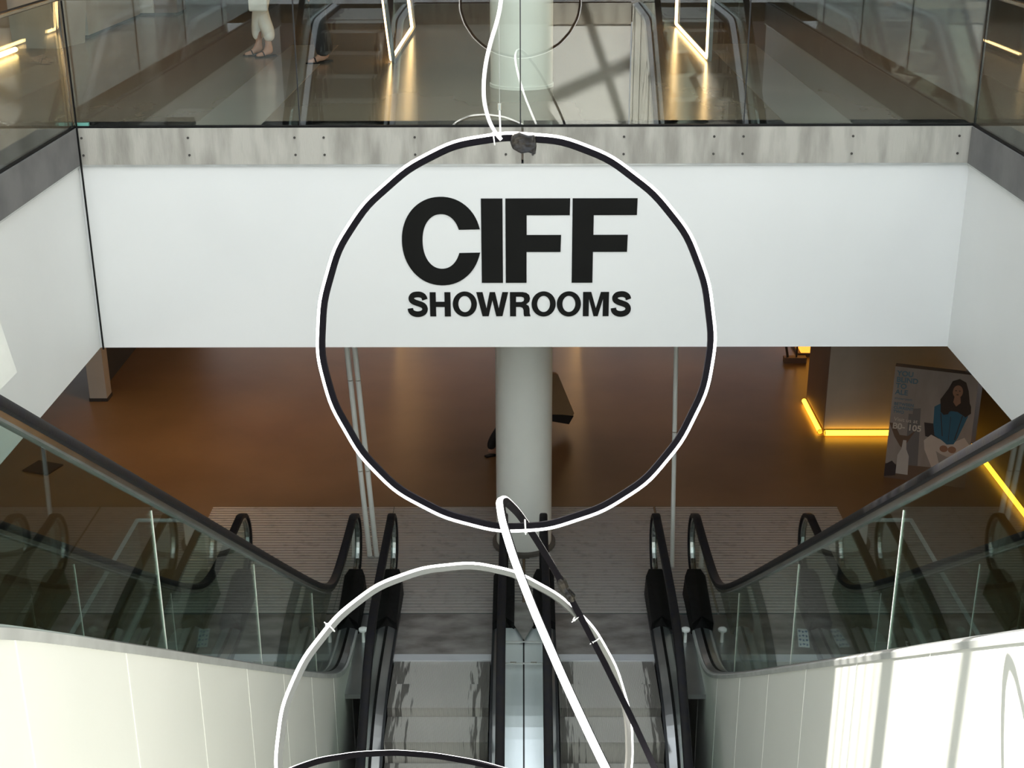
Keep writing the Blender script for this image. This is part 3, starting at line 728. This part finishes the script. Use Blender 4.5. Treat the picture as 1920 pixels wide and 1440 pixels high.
ss = thing('sign_stand', 'black sign stand with flat square base on the far left floor', 'sign stand', (-6.46, 16.45, G), R(-20))
MB().box(-.2, .2, -.17, .17, 0, .02).build('base_plate', M['black'], ss)
MB().tube([(0, .05, .02), (0, .05, 1.35)], .02, 8).build('post', M['black'], ss)
MB().box(-.22, .22, .03, .06, 1.3, 1.75).build('sign_panel', M['dark'], ss)

# ---- poster
def text_mesh(body, size, m, offset=0):
    cu = bpy.data.curves.new('t', 'FONT'); cu.body = body; cu.size = size; cu.extrude = .001; cu.offset = offset
    o = bpy.data.objects.new('tmp', cu); col.objects.link(o)
    me = bpy.data.meshes.new_from_object(o.evaluated_get(bpy.context.evaluated_depsgraph_get())); me.materials.clear(); me.materials.append(m)
    bpy.data.objects.remove(o); return me
W_, H_ = 1.02, 1.56
ps = thing('poster_board', 'freestanding poster of a seated woman in a blue top, beside the boxy pillar', 'poster', (5.24, 16.0, G), R(-20))
MB().box(-W_ / 2, W_ / 2, 0, .12, .02, H_).build('board', M['poster'], ps)
MB().box(-W_ / 2, -W_ / 2 + .12, .0, .3, 0, .02).build('foot', M['dark'], ps)
MB().box(W_ / 2 - .12, W_ / 2, .0, .3, 0, .02).build('foot', M['dark'], ps)
def on_poster(nm, loops, m, d):
    me = glyph_mesh(nm, [[((a - .5) * W_, (1 - b) * H_) for a, b in l] for l in loops], m, .002)
    o = bpy.data.objects.new(nm, me); col.objects.link(o); o.parent = ps; o.rotation_euler = (pi / 2, 0, 0); o.location = (0, -d, 0); return o
def blob(cx, cy, a, b, n=24): return el(cx, cy, a, b, 0, 2 * pi, n)[:-1]
on_poster('printed_backdrop', [[(.28, .0), (1, 0), (1, .88), (.28, .86)]], M['poster'], .002)
on_poster('printed_floor', [[(0, .87), (1, .84), (1, 1), (0, 1)]], M['p_brown'], .004)
on_poster('printed_curtain', [[(.22, .36), (.36, .34), (.40, .86), (.24, .88)]], M['p_grey'], .003)
on_poster('printed_stool', [[(.42, .46), (.62, .46), (.62, .60), (.45, .58)]], M['p_dark'], .004)
on_poster('printed_trousers', [[(.44, .62), (.52, .56), (.66, .60), (.76, .62), (.92, .55), (1.0, .62), (.99, .74), (.86, .72), (.74, .74), (.66, .72), (.60, .70), (.70, .90), (.62, .92), (.46, .70)]], M['p_trouser'], .005)
on_poster('printed_top', [[(.52, .31), (.60, .27), (.70, .26), (.80, .27), (.90, .30), (.93, .36), (.84, .56), (.80, .62), (.72, .63), (.66, .60), (.56, .56), (.53, .46)]], M['p_blue'], .006)
on_poster('printed_hands', [blob(.69, .67, .05, .03), blob(.79, .67, .05, .03), [(.64, .60), (.70, .60), (.72, .67), (.66, .67)], [(.76, .60), (.82, .60), (.80, .67), (.76, .67)]][:2], M['p_skin'], .008)
on_poster('printed_hair', [[(.60, .34), (.58, .24), (.66, .14), (.70, .07), (.78, .045), (.86, .07), (.90, .14), (.93, .24), (.95, .32), (.88, .36), (.80, .33), (.72, .33), (.66, .36)]], M['p_hair'], .008)
on_poster('printed_face', [blob(.775, .155, .060, .055), ], M['p_skin'], .010)
on_poster('printed_neck', [[(.745, .19), (.81, .19), (.825, .25), (.775, .285), (.735, .25)]], M['p_skin'], .009)
on_poster('printed_locks', [[(.60, .345), (.585, .25), (.65, .17), (.69, .10), (.73, .085), (.715, .16), (.73, .22), (.725, .30), (.69, .36), (.64, .37)], [(.82, .085), (.87, .12), (.90, .20), (.95, .27), (.96, .33), (.90, .37), (.84, .33), (.825, .24), (.84, .16)]], M['p_hair'], .0115)
on_poster('printed_features', [blob(.752, .148, .010, .004, 8), blob(.797, .148, .010, .004, 8), blob(.775, .182, .016, .004, 8)], M['p_hair'], .0115)
on_poster('printed_folds', [[(.60, .36), (.61, .36), (.66, .56), (.65, .56)], [(.86, .36), (.87, .36), (.81, .58), (.80, .58)], [(.725, .38), (.73, .38), (.735, .60), (.73, .60)]], M['p_dark'], .0075)
on_poster('printed_vase', [[(.14, .78), (.18, .72), (.19, .64), (.23, .64), (.24, .72), (.28, .78), (.29, .95), (.14, .95)]], M['p_vase'], .006)
on_poster('printed_branch', [[(.0, .50), (.06, .50), (.14, .60), (.24, .60), (.33, .54), (.24, .66), (.20, .72), (.16, .70), (.08, .62)]], M['p_brown'], .005)
on_poster('printed_figure', [[(0, .88), (.08, .84), (.14, .88), (.14, .97), (0, .99)]], M['p_dark'], .006)
on_poster('printed_caption_panel', [[(.0, .0), (.27, .0), (.27, .40), (.0, .40)]], M['poster'], .0045)
def ptext(body, x, y, size, m, off=.0):
    o = bpy.data.objects.new('printed_text', text_mesh(body, size, m, off)); col.objects.link(o); o.parent = ps
    o.rotation_euler = (pi / 2, 0, 0); o.location = ((x - .5) * W_, -.012, (1 - y) * H_)
for k, (tx, sz) in enumerate((('YOU', .115), ('BLIND', .115), ('TO', .115), ('ALE', .115))): ptext(tx, .03, .075 + .055 * k, .095, M['p_txt'], .002)
ptext('showroom', .03, .285, .05, M['p_txt'])
for k, tx in enumerate(('BETWEEN', 'CURRENT', 'TWO')): ptext(tx, .03, .335 + .035 * k, .055, M['p_txt'], .001)
ptext('Visit us at', .05, .475, .075, M['p_cream'])
ptext('B0- 105', .04, .545, .115, M['p_cream'], .003)
# small red extinguisher sign and switch on the pillar face behind
rp = MB().box(5.35, 5.42, 17.50, 17.545, G + 1.62, G + 1.92).build('extinguisher_sign', M['red']); tag(rp, 'narrow dark red panel on the boxy pillar above the poster', 'sign')
wb = MB().box(5.60, 5.68, 17.49, 17.545, G + 1.95, G + 2.12).build('wall_switch', M['pole'], bevel=.008); tag(wb, 'small pale switch box high on the boxy pillar', 'switch')

# warm spots without fixtures, added out of view to light the ground floor
for i, (x, y) in enumerate(((-4.6, 17.6), (-2.2, 20.2), (-3.0, 16.2), (2.2, 19.5), (3.0, 15.6), (-5.6, 14.0), (5.4, 13.2), (0.6, 23.5), (-4.5, 23.5))):
    ld = bpy.data.lights.new('warm_fill', 'SPOT'); ld.energy = (200, 130, 70, 110, 50, 60, 40, 160, 220)[i]; ld.color = (1, .57, .28); ld.spot_size = R(120); ld.spot_blend = 1; ld.shadow_soft_size = .08
    lo_ = bpy.data.objects.new('warm_fill', ld); col.objects.link(lo_); lo_.location = (x, y, BK - .06)
# unseen warm spots added under the ceiling to brighten the upper floor
for i, (x, y) in enumerate(((-4.5, 18.5), (0, 20), (4.5, 18.5), (-5.2, 15.2), (5.2, 15.2), (0, 25))):
    ld = bpy.data.lights.new('warm_fill', 'SPOT'); ld.energy = 85; ld.color = (1, .60, .32); ld.spot_size = R(110); ld.spot_blend = 1; ld.shadow_soft_size = .08
    lo_ = bpy.data.objects.new('warm_fill', ld); col.objects.link(lo_); lo_.location = (x, y, 3.42)

# ================================================================ UPPER FLOOR THINGS
pt = thing('planter', 'white faceted planter box behind the glass at the upper left', 'planter', (-6.05, 17.65, 0))
MB().add([(-.5, -.25, 0), (.2, -.3, 0), (.35, .3, 0), (-.5, .3, 0), (-.58, -.33, .62), (.2, -.4, .62), (.42, .38, .62), (-.58, .38, .62)],
         [(0, 3, 2, 1), (0, 1, 5, 4), (1, 2, 6, 5), (2, 3, 7, 6), (3, 0, 4, 7), (4, 5, 6, 7)]).build('body', M['box'], pt)
MB().box(-.5, .3, -.28, .3, .62, .64).build('soil', M['dark'], pt)
bn = thing('long_counter', 'long low white counter running back from the planter, upper left', 'counter', (-6.0, 18.3, 0))
MB().box(-.9, .25, 0, 2.6, .05, .75).build('body', M['box'], bn)
MB().box(-.85, .2, .05, 2.55, 0, .05).build('plinth', M['dark'], bn)
bk = thing('white_block', 'short white block beyond the long counter, upper left', 'block', (-5.6, 21.2, 0))
MB().box(-.45, .0, -.1, .5, .04, .9).build('body', M['pole'], bk)
MB().box(.0, .35, -.05, .5, .04, .9).build('side_block', M['wood'], bk)
MB().box(-.42, .32, -.05, .45, 0, .04).build('plinth', M['dark'], bk)
# housing fixed to the left bulkhead
hs = thing('white_housing', 'white boxy housing with a small black knob on the left bulkhead', 'housing', (-3.98, 8.75, -.47))
MB().add([(0, -.45, 0), (.30, -.45, 0), (.30, .1, 0), (0, .1, 0), (0, -.45, -.62), (.42, -.45, -.66), (.42, .1, -.66), (0, .1, -.62), (0, -.45, -.95), (0, .1, -.95)],
         [(0, 3, 2, 1)[::-1], (0, 1, 5, 4), (1, 2, 6, 5), (2, 3, 7, 6), (4, 5, 8), (5, 6, 9, 8), (6, 7, 9), (0, 4, 7, 3), (4, 8, 9, 7)]).build('body', M['joint'], hs)
MB().tube([(.30, -.47, -.45), (.30, -.44, -.45)], .018, 10).build('knob', M['black'], hs)

# ================================================================ PEOPLE
def skin_mesh(name, V, E, rad, m, parent, sub=2, root=0):
    me = bpy.data.meshes.new(name); me.from_pydata(V, E, [])
    o = bpy.data.objects.new(name, me); col.objects.link(o)
    md = o.modifiers.new('skin', 'SKIN'); md.use_smooth_shade = True
    if not me.skin_vertices: me.skin_vertices.new()
    for i, r_ in enumerate(rad):
        me.skin_vertices[0].data[i].radius = (r_, r_) if not isinstance(r_, tuple) else r_
        me.skin_vertices[0].data[i].use_root = (i == root)
    sb = o.modifiers.new('sub', 'SUBSURF'); sb.levels = sub; sb.render_levels = sub
    bpy.context.view_layer.update()
    m2 = bpy.data.meshes.new_from_object(o.evaluated_get(bpy.context.evaluated_depsgraph_get()))
    bpy.data.objects.remove(o)
    m2.materials.clear(); m2.materials.append(m); m2.name = name
    for p in m2.polygons: p.use_smooth = True
    o = bpy.data.objects.new(name, m2); col.objects.link(o); o.parent = parent
    return o
def person(label, loc, rz, trouser, top, hairm, feet=((-.03, .10), (.12, -.10)), wide=0, walk=False, coat=None, shoe='black', hem=.11):
    """faces -x in its own space; feet given as (x,y)"""
    root = thing('person', label, 'person', loc, rz)
    V = []; E = []; Rr = []
    def v(p, r_, par=None):
        V.append(p); Rr.append(r_)
        if par is not None: E.append((par, len(V) - 1))
        return len(V) - 1
    pel = v((0, 0, .92), .12)
    ch1 = v((0, 0, 1.10), .11, pel); ch2 = v((0, 0, 1.30), .125, ch1); nk = v((0, 0, 1.42), .055, ch2); nk2 = v((-.01, 0, 1.48), .05, nk)
    hd = v((-.02, 0, 1.56), .085, nk2); hd2 = v((-.015, 0, 1.63), .085, hd)
    nose = v((-.118, 0, 1.56), .012, hd)
    legs = []
    for k, s in enumerate((-1, 1)):
        fx, fy = feet[k]
        hip = v((0, s * .09, .86), .085, pel)
        kn = v((fx * .5 - .02, s * .09 * .5 + fy * .5, .48), .055, hip)
        an = v((fx, fy, .09), .036, kn); he = v((fx + .02, fy, .045), .033, an)
        bl = v((fx - .12, fy, .03), .034, an); to = v((fx - .19, fy, .022), .026, bl)
        legs.append((hip, kn, an, bl, to))
    for s in (-1, 1):
        sh = v((0, s * .17, 1.36), .05, ch2); el_ = v((.03, s * .22, 1.10), .038, sh)
        wr_ = v((-.08, s * .20, .88), .026, el_); pm = v((-.11, s * .19, .82), .03, wr_)
        for q, (dy, L_) in enumerate(((-.027, .062), (-.009, .072), (.009, .068), (.027, .052))):
            a = v((-.125, s * .19 + dy, .785), .009, pm); b = v((-.125, s * .19 + dy * 1.1, .785 - L_ * .6), .008, a); v((-.112, s * .19 + dy * 1.1, .785 - L_), .007, b)
        a = v((-.145, s * .17, .825), .010, pm); v((-.16, s * .165, .79), .009, a)
    skin_mesh('body', V, E, Rr, M['skin'], root, 1)
    # trousers
    for_tr = []
    TV = [(0, 0, .95), (0, 0, .86)]; TE = [(0, 1)]; TR = [.135, .13]
    for k, s in enumerate((-1, 1)):
        fx, fy = feet[k]; b0 = len(TV)
        TV += [(0, s * .09, .80), (fx * .5 - .02, s * .045 + fy * .5, .48), (fx * .9, fy * .95, hem + .12), (fx, fy, hem)]
        TR += [.108, .090 + wide * .6, .074 + wide, .056 + wide * 1.25]
        TE += [(1, b0), (b0, b0 + 1), (b0 + 1, b0 + 2), (b0 + 2, b0 + 3)]
    skin_mesh('trousers', TV, TE, TR, trouser, root, 2)
    TV = [(0, 0, .72 if coat else .84), (0, 0, 1.0), (0, 0, 1.28), (0, 0, 1.40)]; TE = [(0, 1), (1, 2), (2, 3)]; TR = [.175, .15, .15, .07]
    for s in (-1, 1):
        b0 = len(TV); TV += [(0, s * .17, 1.36), (.03, s * .22, 1.10), (-.06, s * .205, .92)]; TR += [.068, .052, .04]; TE += [(2, b0), (b0, b0 + 1), (b0 + 1, b0 + 2)]
    skin_mesh('top', TV, TE, TR, top, root, 2)
    skin_mesh('hair', [(.015, 0, 1.50), (.03, 0, 1.60), (.01, 0, 1.67), (-.04, 0, 1.685)], [(0, 1), (1, 2), (2, 3)], [.075, .092, .085, .055], hairm, root, 2)
    for s in (-1, 1):
        MB().lathe([(.002, -.01), (.011, 0), (.002, .01)], (-.098, s * .035, 1.59), 10).build('eye', M['hair'], root)
    for k, s in enumerate((-1, 1)):
        fx, fy = feet[k]
        out = [(fx + .07, fy - .03), (fx + .07, fy + .03), (fx - .05, fy + .045), (fx - .17, fy + .04), (fx - .215, fy), (fx - .17, fy - .04), (fx - .05, fy - .04)]
        sh = MB().prism(out, .0, .018, 'z').build('sandal', M[shoe], root)
        MB().tube([(fx - .10, fy - .045, .015), (fx - .11, fy - .02, .066), (fx - .11, fy + .02, .066), (fx - .10, fy + .045, .015)], .008, 6).build('strap', M[shoe], sh)
    return root
p_a = person('person in white cropped trousers and black sandals behind the glass', (-3.12, 16.62, 0), R(38), M['white_cloth'], M['beige_cloth'], M['hair'], ((-.02, .10), (.03, -.10)), wide=.008, hem=.17)
p_b = person('person in wide black trousers and sandals behind the glass', (-2.38, 16.02, 0), R(20), M['black_cloth'], M['black_cloth'], M['hair'], ((.05, -.06), (.11, .07)), wide=.025, hem=.07)
bag = thing('shoulder_bag', 'pale cloth bag hanging in front of the person in white trousers', 'bag', (-3.08, 16.27, .56))
MB().box(-.12, .10, -.03, .03, 0, .28).build('bag_body', M['white_cloth'], bag, bevel=.02)
MB().tube([(-.1, 0, .27), (-.08, .04, .5), (0, .08, .72), (.07, .04, .5), (.09, 0, .27)], .01, 6).build('strap', M['beige_cloth'], bag)
p_c = person('walking person in black, mostly hidden behind the white column', (-.10, 16.95, G), R(-150), M['black_cloth'], M['tan_cloth'], M['hair'], ((-.22, .08), (.36, -.08)), coat=True, hem=.09)
pc = thing('tan_bag', 'tan stiff carrier bag showing right of the white column', 'bag', (.59, 17.75, G + .10), R(18))
MB().add([(-.32, -.05, .1), (.05, -.05, 0), (.13, -.05, .16), (-.12, -.05, .78), (-.32, -.05, .80), (-.32, .05, .1), (.05, .05, 0), (.13, .05, .16), (-.12, .05, .78), (-.32, .05, .80)],
         [(0, 1, 2, 3, 4), (9, 8, 7, 6, 5), (0, 5, 6, 1), (1, 6, 7, 2), (2, 7, 8, 3), (3, 8, 9, 4), (4, 9, 5, 0)]).build('bag_body', M['tan_cloth'], pc)
MB().add([(-.32, -.055, .12), (.05, -.055, 0), (.12, -.055, .12), (-.05, -.055, .16), (-.32, -.055, .2), (-.32, .055, .12), (.05, .055, 0), (.12, .055, .12), (-.05, .055, .16), (-.32, .055, .2)],
         [(0, 1, 2, 3, 4), (9, 8, 7, 6, 5), (0, 5, 6, 1), (1, 6, 7, 2), (2, 7, 8, 3), (3, 8, 9, 4), (4, 9, 5, 0)]).build('dark_base', M['black_cloth'], pc)
